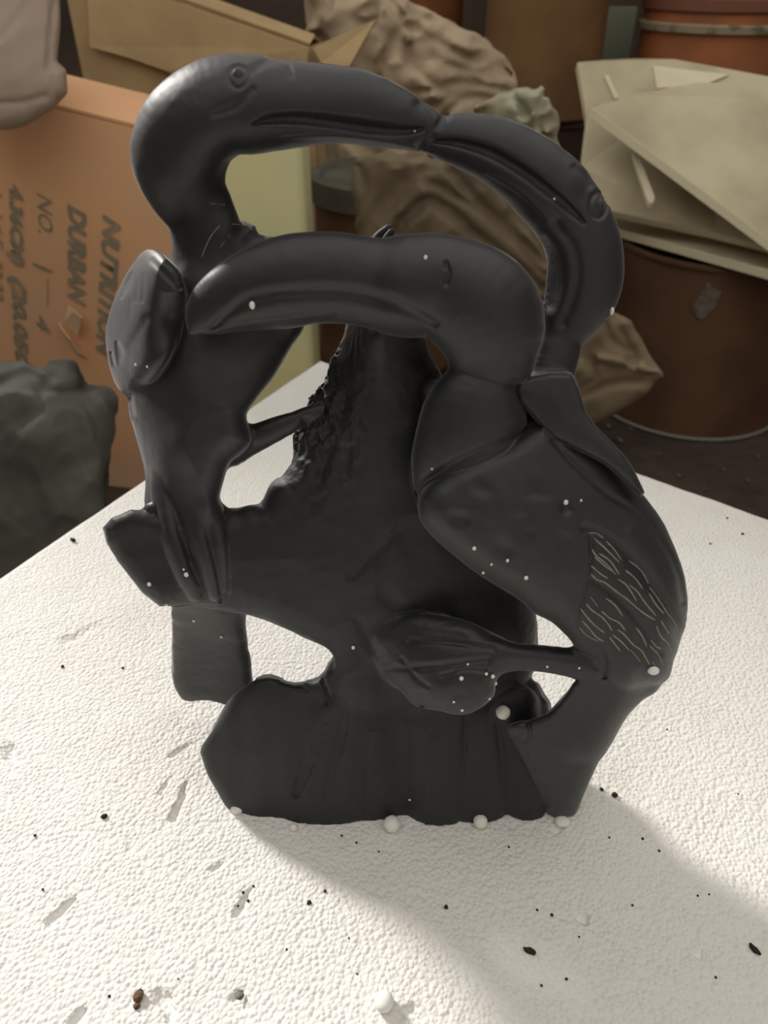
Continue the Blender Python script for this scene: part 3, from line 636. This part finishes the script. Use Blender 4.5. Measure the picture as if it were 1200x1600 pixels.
M_bag = material('pale_brown_paper', (0.31, 0.245, 0.165), .7, .25, c2=(0.22, 0.165, 0.105), nscale=7, bump=.3, bscale=50, bdist=.003)
M_plastic = material('cloudy_plastic', (0.416, 0.416, 0.304), .5, .4, c2=(0.304, 0.248, 0.160), nscale=12)
M_dark = material('dark_sacking', (0.105, 0.102, 0.088), .75, .25, c2=(0.062, 0.060, 0.055), nscale=9, bump=.3, bscale=60, bdist=.003)
M_yellow = material('pale_yellow_plastic', (0.78, 0.72, 0.38), .45, .4, c2=(0.66, 0.65, 0.40), nscale=4, mix=(.35, .7))
M_brown = material('brown_drum', (0.15, 0.078, 0.042), .6, .3, c2=(0.085, 0.045, 0.030), nscale=4, bump=.1, bscale=20, bdist=.003)
M_brown2 = material('ochre_drum', (0.270, 0.155, 0.068), .6, .3, c2=(0.176, 0.095, 0.047), nscale=4)
M_orange = material('orange_bucket', (0.42, 0.15, 0.06), .6, .3, c2=(0.28, 0.11, 0.05), nscale=6)
M_lid = material('grey_lid', (0.102, 0.096, 0.074), .7, .3, c2=(0.066, 0.060, 0.048), nscale=9)
M_sheet = material('dusty_foam_sheet', (0.620, 0.550, 0.388), .8, .2, c2=(0.434, 0.372, 0.256), nscale=5, mix=(.4, .65), bump=.15, bscale=60, bdist=.002)
M_edge = material('clean_foam_edge', (0.780, 0.702, 0.520), .8, .2, bump=.3, bscale=150, bdist=.002)
M_plank = material('grey_green_board', (0.255, 0.262, 0.195), .8, .2)
M_hoop = material('dull_metal_hoop', (0.20, 0.20, 0.18), .5, .5)

def carton(name, tl, tr, depth, mat, label, cat):
    A = at_y(*tl); B = at_y(*tr); back = np.array([B[1] - A[1], 0, 0]) * 0; d = B - A; nrm = np.array([-d[1], d[0], 0]); nrm /= np.linalg.norm(nrm)
    zt = [A[2], B[2]]; fr = [A, B]; V = []
    for p in fr: V += [p, np.array([p[0], p[1], FZ + .002])]
    for p in fr: q = p + nrm * depth; V += [q, np.array([q[0], q[1], FZ + .002])]
    F = [(0, 1, 3, 2), (4, 6, 7, 5), (0, 4, 5, 1), (2, 3, 7, 6), (1, 5, 7, 3)]
    org = V[1].copy(); root = empty(name, org, label, cat)
    def add(nm, V, F, mt=mat):
        me = bpy.data.meshes.new(nm); me.from_pydata([tuple(np.array(v) - org) for v in V], [], F); me.materials.append(mt); o = link(nm, me, root)
        s = o.modifiers.new('thickness', 'SOLIDIFY'); s.thickness = .005; s.offset = 0; return o
    add('body', V, F)
    T = [V[0], V[2], V[6], V[4]]; mid0 = (T[0] + T[3]) / 2; mid1 = (T[1] + T[2]) / 2; up = np.array([0, 0, .004])
    add('flap', [T[0] + up, T[1] + up, mid1 + up * 4, mid0 + up * 4], [(0, 1, 2, 3)]); add('flap', [T[3] + up, T[2] + up, mid1 + up * 3, mid0 + up * 3], [(0, 1, 2, 3)])
    return root, A, B, nrm, org
box, BA, BB, BN, borg = carton('cardboard_carton', (-160, 108, 1.52), (300, 222, 1.42), .22, M_kraft, 'orange-brown cardboard carton printed with sideways grey lettering at the left', 'box')
def on_face(u, v, off=0.004):
    d = rays(u, v); t = ((BA - CAM) @ BN) / (d @ BN); return CAM + d * t - BN * off
def face_text(txt, p0, p1, hpx, shear=.25, mat=M_ink, spacing=1.0, bold=.045):
    """text runs down the carton face from pixel p0 to p1; letter tops point to the right"""
    A = on_face(*p0); B = on_face(*p1); cu = bpy.data.curves.new('printed_text', 'FONT'); cu.body = txt; cu.size = 1; cu.shear = shear; cu.offset = bold; cu.resolution_u = 2
    tmp = bpy.data.objects.new('t', cu); COL.objects.link(tmp); dg = bpy.context.evaluated_depsgraph_get(); dg.update(); me = bpy.data.meshes.new_from_object(tmp.evaluated_get(dg)); bpy.data.objects.remove(tmp)
    n = len(me.vertices); co = np.empty(n * 3, np.float32); me.vertices.foreach_get('co', co); co = co.reshape(-1, 3)
    x0, x1 = co[:, 0].min(), co[:, 0].max(); run = B - A; up = np.cross(-BN, run) * -1; up /= np.linalg.norm(up)
    if up[0] < 0: up = -up
    k = hpx * ((A - CAM) @ CF) / FPX / 0.70
    W = A + ((co[:, :1] - x0) / (x1 - x0)) * run + co[:, 1:2] * k * up - borg
    me.vertices.foreach_set('co', W.astype(np.float32).ravel()); me.materials.clear(); me.materials.append(mat); me.update()
    link('printed_text', me, box)
face_text('NUTRITION', (164, 334), (152, 552), 27)
face_text('DURBAN', (109, 318), (109, 470), 28)
face_text('NO.', (59, 300), (62, 362), 25, bold=.0)
face_text('1', (52, 409), (56, 424), 32, .3, bold=0)
face_text('—', (69, 430), (69, 476), 20, 0, bold=-.01)
face_text('4', (56, 488), (60, 516), 22, bold=0)
face_text('4.36CM)', (17, 285), (19, 410), 21)
face_text('(20.050', (20, 430), (26, 566), 21)
face_text('1.165', (-12, 290), (-10, 385), 18, bold=-.005); face_text('30.22', (-12, 398), (-10, 464), 18, bold=.01)
def scrap(name, pts, parent, mat, lift):
    V = [on_face(u, v, .006 + l) - borg for (u, v, l) in pts]; me = bpy.data.meshes.new(name); me.from_pydata([tuple(v) for v in V], [], [tuple(range(len(V)))]); me.materials.append(mat)
    o = link(name, me, parent); s = o.modifiers.new('thickness', 'SOLIDIFY'); s.thickness = .002; return tag(o, 'torn curl of pale cardboard')
scrap('torn_scrap', [(110, 476, .0), (128, 478, .02), (143, 486, .03), (137, 498, .02), (128, 520, .01), (118, 512, .0), (104, 500, .0)], box, M_torn, 0)
scrap('torn_scrap', [(95, 502, .0), (108, 506, .02), (124, 518, .03), (136, 545, .02), (139, 560, .0), (126, 548, .01), (108, 528, .0)], box, M_torn, 0)

tan, TA, TB, TN, torg = carton('cardboard_carton', (94, -66, 2.0), (484, 73, 1.93), .12, M_tan, 'tan cardboard carton with a dark crease standing behind the orange-brown one', 'box')
def on_tan(u, v, off=.004):
    d = rays(u, v); t = ((TA - CAM) @ TN) / (d @ TN); return CAM + d * t - TN * off
def tan_piece(nm, pts, mat, label=None):
    V = [on_tan(u, v, l) - torg for (u, v, l) in pts]; me = bpy.data.meshes.new(nm); me.from_pydata([tuple(v) for v in V], [], [tuple(range(len(V)))]); me.materials.append(mat)
    o = link(nm, me, tan); s = o.modifiers.new('thickness', 'SOLIDIFY'); s.thickness = .006; return tag(o, label)
tan_piece('front_flap', [(139, -45, .008), (484, 74, .008), (481, 120, .008), (300, 124, .014), (262, 108, .016), (210, 90, .014), (146, 72, .012)], material('lighter_cardboard', (0.585, 0.443, 0.247), .9, .1, c2=(0.495, 0.360, 0.203), nscale=7, bump=.2, bscale=30, bdist=.003), 'front flap folded down over the carton')

crumpled('wrapped_packet', [(-60, -60), (93, -60), (92, 30), (89, 96), (104, 110), (103, 146), (82, 174), (44, 196), (0, 203), (-60, 204)], 1.40, 30, M_wrap, 'greyish brown wrapped packet lying on top of the orange-brown carton', 'packet',
         [([(88, -40), (78, 60), (75, 110)], 5, 8), ([(0, 60), (40, 10), (60, -30)], 6, 5), ([(0, 160), (40, 158), (75, 148)], 4, 5), ([(75, 110), (78, 130), (75, 155)], 4, 5)], amp=3, sc=70, seed=31, bulge=10, wc=[(0, 200, -5), (100, 190, -5), (0, 60, 30), (-50, -60, 90), (100, -60, 90), (50, -60, 90)])

# pale yellow container: rounded box
def rounded_box(name, corners, z0, z1, mat, r, label, cat):
    c = np.array(corners); ctr = c.mean(0); bm = bmesh.new(); vs = []
    for z in (z0, z1):
        vs.append([bm.verts.new((p[0] - ctr[0], p[1] - ctr[1], z - z0)) for p in c])
    n = len(c)
    for i in range(n): bm.faces.new((vs[0][i], vs[0][(i + 1) % n], vs[1][(i + 1) % n], vs[1][i]))
    bm.faces.new(vs[0][::-1]); bm.faces.new(vs[1]); bmesh.ops.recalc_face_normals(bm, faces=bm.faces)
    for f in bm.faces: f.smooth = True
    me = bpy.data.meshes.new(name); bm.to_mesh(me); bm.free(); me.materials.append(mat); root = empty(name, (ctr[0], ctr[1], z0), label, cat); o = link('body', me, root)
    b = o.modifiers.new('bevel', 'BEVEL'); b.width = r; b.segments = 5; b.limit_method = 'ANGLE'; return root, z1 - z0
pL = at_y(322, 400, 1.34); pR = at_y(481, 400, 1.34); zt = at_y(400, 190, 1.34)[2]
can, ch = rounded_box('jerry_can', [(pL[0], 1.34), (pR[0], 1.34), (pR[0], 1.50), (pL[0], 1.50)], FZ + .001, zt, M_yellow, .022, 'pale yellow plastic container seen through the upper birds\' arch', 'container')
lathe('cap', [(0, ch + .03), (.028, ch + .03), (.03, ch + .024), (.03, ch - .002), (.0, ch - .002)], (0, 0, 0), M_yellow, can)
lathe('handle', torus_prof(.045, .009, ch + .008), (0, 0, 0), M_yellow, can)

def drum(name, cx, cy, r, z0, z1, mat, label, lid=None, ribs=(), hoop=None, cat='drum'):
    root = empty(name, (cx, cy, z0), label, cat); h = z1 - z0; pr = [(0, 0), (r - .01, 0), (r, .01)]
    for q in ribs: zz = q * h; pr += [(r, zz - .014), (r + .007, zz - .005), (r + .007, zz + .005), (r, zz + .014)]
    pr += [(r, h - .012), (r + .006, h - .010), (r + .006, h - .002), (r - .004, h), (r - .006, h - .02), (0, h - .02)]
    lathe('body', pr, (0, 0, 0), mat, root)
    if lid: lathe('lid', [(0, h + .006), (r - .02, h + .006), (r - .012, h + .016), (r + .010, h + .014), (r + .012, h - .03), (r + .0075, h - .03)], (0, 0, 0), lid, root)
    if hoop: lathe('hoop', torus_prof(r + .003, .005, .006), (0, 0, 0), hoop, root)
    return root
# brown drum behind the pillar
q = at_y(610, 300, 1.68); drum('storage_drum', q[0], 1.70, .16, FZ + .001, .12, M_brown, 'brown drum with a grey lid in the middle of the pile', lid=M_lid, ribs=(.4, .75))
# right drum with sticker
RD = (0.83, 1.93, .25)
d3 = drum('storage_drum', RD[0], RD[1], RD[2], FZ + .001, -.062, M_brown, 'wide dark brown drum under the foam sheets at the right', ribs=(), hoop=M_hoop)
def on_drum(u, v, off=.002):
    d = rays(float(u), float(v)); a = d[0] ** 2 + d[1] ** 2; b = -2 * (d[0] * RD[0] + d[1] * RD[1]); c = RD[0] ** 2 + RD[1] ** 2 - (RD[2] + off) ** 2
    disc = max(b * b - 4 * a * c, 0); return CAM + d * ((-b - math.sqrt(disc)) / (2 * a))
stp = [(1106, 441), (1118, 452), (1128, 456), (1119, 478), (1097, 500), (1088, 494), (1080, 482), (1092, 464)]
SV = [on_drum(u, v) - np.array([RD[0], RD[1], FZ + .001]) for u, v in stp]; me = bpy.data.meshes.new('sticker'); me.from_pydata([tuple(v) for v in SV], [], [tuple(range(8))])
me.materials.append(material('dusty_sticker', (0.20, 0.165, 0.14), .8, .2, c2=(0.09, .07, .06), nscale=60, mix=(.4, .7))); o = link('sticker', me, d3); tag(o, 'small torn grey sticker')
o.modifiers.new('thickness', 'SOLIDIFY').thickness = .001
# far bucket on a dark drum
q = at_y(842, 200, 2.45); zb = at_y(842, 196, 2.36)[2]
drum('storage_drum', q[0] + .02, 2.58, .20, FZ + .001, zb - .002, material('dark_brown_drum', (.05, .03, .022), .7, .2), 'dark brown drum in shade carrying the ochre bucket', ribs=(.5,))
drum('bucket', q[0], 2.52, .165, zb, zb + .5, M_brown2, 'tall ochre brown bucket at the top centre right', cat='bucket', ribs=(.93,))
# orange bucket with dripped rim
q = at_y(1135, 50, 2.44); zr = at_y(1135, 46, 2.28)[2]
b5 = drum('bucket', q[0], 2.49, .21, FZ + .001, zr + .12, M_orange, 'orange bucket with a pale dripped rim at the top right', cat='bucket', ribs=())
hh = zr + .12 - FZ
lathe('rim', [(.211, zr - FZ - .014), (.221, zr - FZ - .012), (.223, zr - FZ + .004), (.211, zr - FZ + .008)], (0, 0, 0), material('pale_drips', (.36, .29, .20), .8, .2, c2=(.17, .16, .09), nscale=25, mix=(.5, .6)), b5)
lathe('upper_band', [(.211, zr - FZ + .03), (.219, zr - FZ + .035), (.219, zr - FZ + .06), (.211, zr - FZ + .065)], (0, 0, 0), material('dull_red_band', (.22, .09, .06), .7, .2), b5)
# small reddish bucket top centre
q = at_y(684, 0, 2.6); drum('bucket', q[0], 2.75, .085, FZ + .001, q[2] + .3, M_orange, 'orange drum far back above the dusty paper sack', cat='bucket', ribs=(.9,))
# board standing between the buckets
def px_slab(name, pts, thick, mat, label=None, cat=None, parent=None, edge=None, group=None):
    """pts (u, v, Y) outline of the upper face; thick = world vector to the lower face"""
    A = [at_y(u, v, Y) for u, v, Y in pts]; B = [a + np.array(thick) for a in A]; n = len(A); org = np.mean(A + B, axis=0); org[2] = min(p[2] for p in A + B)
    V = A + B; F = [tuple(range(n)), tuple(range(2 * n - 1, n - 1, -1))] + [(i, n + i, n + (i + 1) % n, (i + 1) % n) for i in range(n)]
    o = mesh_obj(name, V, F, mat, None, org, bevel=.0015)
    if edge:
        o.data.materials.append(edge)
        for p in o.data.polygons[2:]: p.material_index = 1
    return tag(o, label, cat, group)
def vert_board(name, u0, v0, u1, v1, Y, th, mat, label, cat):
    A = at_y(u0, v0, Y); B = at_y(u1, v1, Y); V, F = box_verts(A[0], B[0], Y, Y + th, FZ + .001, (A[2] + B[2]) / 2)
    o = mesh_obj(name, V, F, mat, None, ((A[0] + B[0]) / 2, Y, FZ + .001), bevel=.002); return tag(o, label, cat)
vert_board('board', 930, 8, 996, 14, 2.82, .02, M_plank, 'grey-green board standing upright between the two buckets', 'board')

# foam sheets on the wide drum
def zy(u, v, z): return float(at_z(u, v, z)[1])
zt = -.036
px_slab('foam_board', [(948, 352, zy(948, 352, zt)), (1270, 441, zy(1270, 441, zt)), (1420, 402, zy(1420, 402, zt)), (960, 330, zy(960, 330, zt))], (0, 0, -.020), M_sheet, 'thick dusty foam board lying flat on the wide drum', 'foam board', edge=M_edge)
S1 = [(902, 97, 2.03), (937, 94, 2.03), (992, 91, 2.03), (1054, 92, 2.03), (1120, 104, 2.02), (1260, 130, 2.0), (1260, 400, 1.62), (1117, 364, 1.74), (955, 330, 1.84), (908, 262, 1.90), (917, 186, 1.96)]
px_slab('foam_sheet', S1, (0, .012, -.016), M_sheet, 'dusty foam sheet leaning at the back of the stack with a notched left edge', 'foam sheet', edge=M_edge)
px_slab('foam_sheet', [(1020, 102, 1.96), (1140, 116, 1.96), (1100, 132, 1.93), (1027, 138, 1.93)], (0, .004, -.008), M_edge, 'small bright foam offcut on the upper part of the leaning sheet', 'foam sheet')
S2 = [(925, 168, 1.86), (990, 148, 1.90), (1090, 128, 1.93), (1150, 130, 1.93), (1180, 152, 1.91), (1260, 170, 1.88), (1260, 418, 1.55)]
px_slab('foam_sheet', S2, (-.004, .0, -.019), M_sheet, 'large foam sheet with a bright broken edge leaning at the front of the stack', 'foam sheet', edge=M_edge)
px_slab('foam_offcut', [(988, 238, 1.82), (996, 236, 1.82), (1024, 308, 1.76), (1020, 318, 1.755), (1013, 316, 1.755)], (0, .004, -.012), M_edge, 'short foam strip poking out under the front sheet\'s bright edge', 'foam strip')
px_slab('foam_offcut', [(944, 118, 1.96), (951, 116, 1.96), (967, 152, 1.93), (961, 155, 1.93)], (0, .004, -.010), M_edge, 'tiny foam strip near the leaning sheet\'s top left corner', 'foam strip')

# sacks and bags
crumpled('paper_sack', [(482, 76), (478, -30), (600, -30), (640, 8), (690, 34), (745, 62), (780, 92), (800, 112), (808, 146), (812, 200), (800, 300), (790, 560), (508, 560), (504, 200)], 2.25, 34, M_sack,
         'large crumpled dusty paper sack rising behind the birds\' beaks', 'sack',
         [([(600, -10), (628, 40), (600, 90), (585, 150)], 8, 26), ([(560, 60), (545, 110)], 9, 18), ([(630, 40), (690, 70), (740, 95), (800, 115)], 8, 12), ([(625, 60), (650, 110), (700, 150), (650, 175)], 8, 12), ([(700, 100), (730, 110), (780, 108)], 6, 9), ([(650, 145), (720, 130), (790, 140)], 6, 9), ([(690, 180), (740, 150), (800, 170)], 6, 10), ([(470, 20), (500, 40), (490, 70)], 8, 14), ([(595, -20), (597, 28)], 5, 22)],
         amp=11, sc=42, seed=35, bulge=26, aniso=(1, .8, 1), fine=.6)
px_slab('paper_sheet', [(488, 74, 1.90), (588, 30, 2.02), (566, 70, 1.97), (545, 106, 1.92), (502, 100, 1.90)], (0, .010, -.004), M_tan, 'folded tan paper corner beside the tan carton\'s right edge', 'paper')
crumpled('plastic_bag', [(742, 168), (800, 142), (848, 136), (862, 160), (876, 215), (886, 262), (840, 250), (780, 230), (735, 210)], 1.62, 10, M_plastic, 'cloudy greenish plastic bag tucked between the sack and the ochre bucket', 'bag',
         [([(800, 150), (822, 175), (830, 215)], 6, 10), ([(850, 150), (840, 190), (860, 235)], 6, 8)], amp=7, sc=26, seed=41, bulge=10, bw=30, step=4)
crumpled('paper_bag', [(556, 250), (600, 238), (690, 244), (770, 260), (840, 330), (868, 420), (862, 520), (790, 560), (700, 520), (620, 470), (560, 400), (552, 320)], 1.36, 24, M_olive, 'crumpled olive brown paper bag framed by the beaks and the front bird\'s head', 'bag',
         [([(552, 380), (600, 320), (680, 250)], 14, 22), ([(620, 360), (660, 318), (690, 322), (760, 380), (845, 450)], 9, 22), ([(700, 262), (760, 330), (850, 410)], 9, 20), ([(780, 290), (830, 360), (855, 400)], 7, 18), ([(640, 270), (700, 300), (780, 350), (850, 430)], 7, 12), ([(800, 440), (830, 460), (850, 480)], 8, 16), ([(700, 380), (770, 400), (830, 430)], 8, 14), ([(563, 260), (570, 300), (560, 340)], 6, 12)],
         amp=6, sc=40, seed=44, bulge=24, step=4)
crumpled('paper_bag', [(700, 560), (860, 540), (905, 515), (952, 487), (986, 503), (1004, 530), (1022, 560), (1041, 590), (1022, 606), (942, 656), (908, 668), (880, 730), (700, 740)], 1.52, 16, M_bag, 'crumpled brown paper bag on the floor against the wide drum', 'bag',
         [([(945, 505), (955, 530), (985, 548)], 8, 12), ([(905, 580), (925, 560), (985, 570), (1035, 590)], 7, -9), ([(920, 560), (928, 590), (905, 612)], 6, 8), ([(905, 620), (960, 600), (1030, 596)], 7, 8), ([(960, 500), (990, 560)], 8, 8)],
         amp=4, sc=40, seed=47, bulge=16, step=4)
crumpled('dark_sack', [(-80, 578), (0, 570), (62, 571), (114, 568), (126, 590), (130, 606), (168, 612), (180, 626), (176, 660), (165, 720), (158, 800), (145, 880), (60, 950), (-80, 960)], 1.08, 60, M_dark, 'dark grey crumpled sack standing left of the foam block', 'sack',
         [([(0, 600), (40, 585), (64, 600), (62, 640), (20, 660), (-20, 680)], 9, 14), ([(64, 612), (110, 612), (130, 606)], 6, 10), ([(80, 590), (110, 580)], 7, 8), ([(135, 630), (150, 660), (150, 720)], 8, 6)],
         amp=10, sc=55, seed=50, bulge=34, bw=60, R=30, wc=[(0, 580, 70), (120, 580, 60), (60, 660, 0), (60, 900, 0), (160, 640, 30)])
# litter on the floor
M_leaf = material('floor_litter', (0.16, 0.11, 0.08), .9, .1, c2=(.07, .05, .04), nscale=80)
rs = random.Random(21)
for (u, v, r) in ((998, 655, 10), (985, 672, 7), (968, 690, 9), (950, 668, 8), (1010, 640, 6), (978, 640, 5), (1130, 735, 6), (1060, 745, 7), (1168, 752, 5), (1100, 765, 5), (1030, 712, 6), (1185, 715, 6)):
    p = at_z(u, v, FZ); k = (p - CAM) @ CF / FPX; rr = r * k * .8
    o = blob('litter', p + np.array([0, 0, rr * .35]), rr, M_leaf, None, 2, .25, (1, .7, .45), int(u), (0, 0, rs.uniform(0, 3))); tag(o, 'small dusty brown scrap littering the dirt floor behind the block', 'litter', 'scraps littering the floor')

# ------------------------------------------------------------------ unseen shell added to shape the light: pale walls, roof at the back only
WH = 2.4
M_bounce_wall = material('pale_bounce_wall', (0.42, 0.38, 0.32), .95, .1, c2=(0.33, 0.29, 0.24), nscale=3, bump=.3, bscale=20, bdist=.005)  # pale tone chosen to bounce light onto surfaces facing the lens
for nm, b in (('wall_front_added', (-2.0, 3.0, -1.5, -1.4, FZ, WH)), ('ceiling_added', (-2.0, 3.0, 2.5, 3.3, WH, WH + .05))):  # unseen wall behind the lens and roof strip, added to control ambient light
    o = mesh_obj(nm, *box_verts(*b), M_bounce_wall); tag(o, None, kind='structure')
V, F = [], []
for b in ((-2.0, -1.9, -1.4, 1.35, FZ, WH), (-2.0, -1.9, 3.0, 3.2, FZ, WH), (-2.0, -1.9, 1.35, 3.0, FZ, 0.55), (-2.0, -1.9, 1.35, 3.0, 2.15, WH)):
    v, f = box_verts(*b); F += [tuple(i + len(V) for i in q) for q in f]; V += v
o = mesh_obj('wall_left_added', V, F, M_bounce_wall); tag(o, None, kind='structure')  # added wall that stops the sun except through its sized opening
M_frame = material('added_window_wood', (.2, .15, .1), .8, .2)
V, F = [], []
for b in ((-1.97, -1.93, 1.35, 1.39, .55, 2.15), (-1.97, -1.93, 2.96, 3.0, .55, 2.15), (-1.97, -1.93, 1.39, 2.96, .55, .59), (-1.97, -1.93, 1.39, 2.96, 2.11, 2.15)):
    v, f = box_verts(*b); F += [tuple(i + len(V) for i in q) for q in f]; V += v
o = mesh_obj('window_added', V, F, M_frame); tag(o, None, kind='structure')  # unseen frame around the opening added for the sun
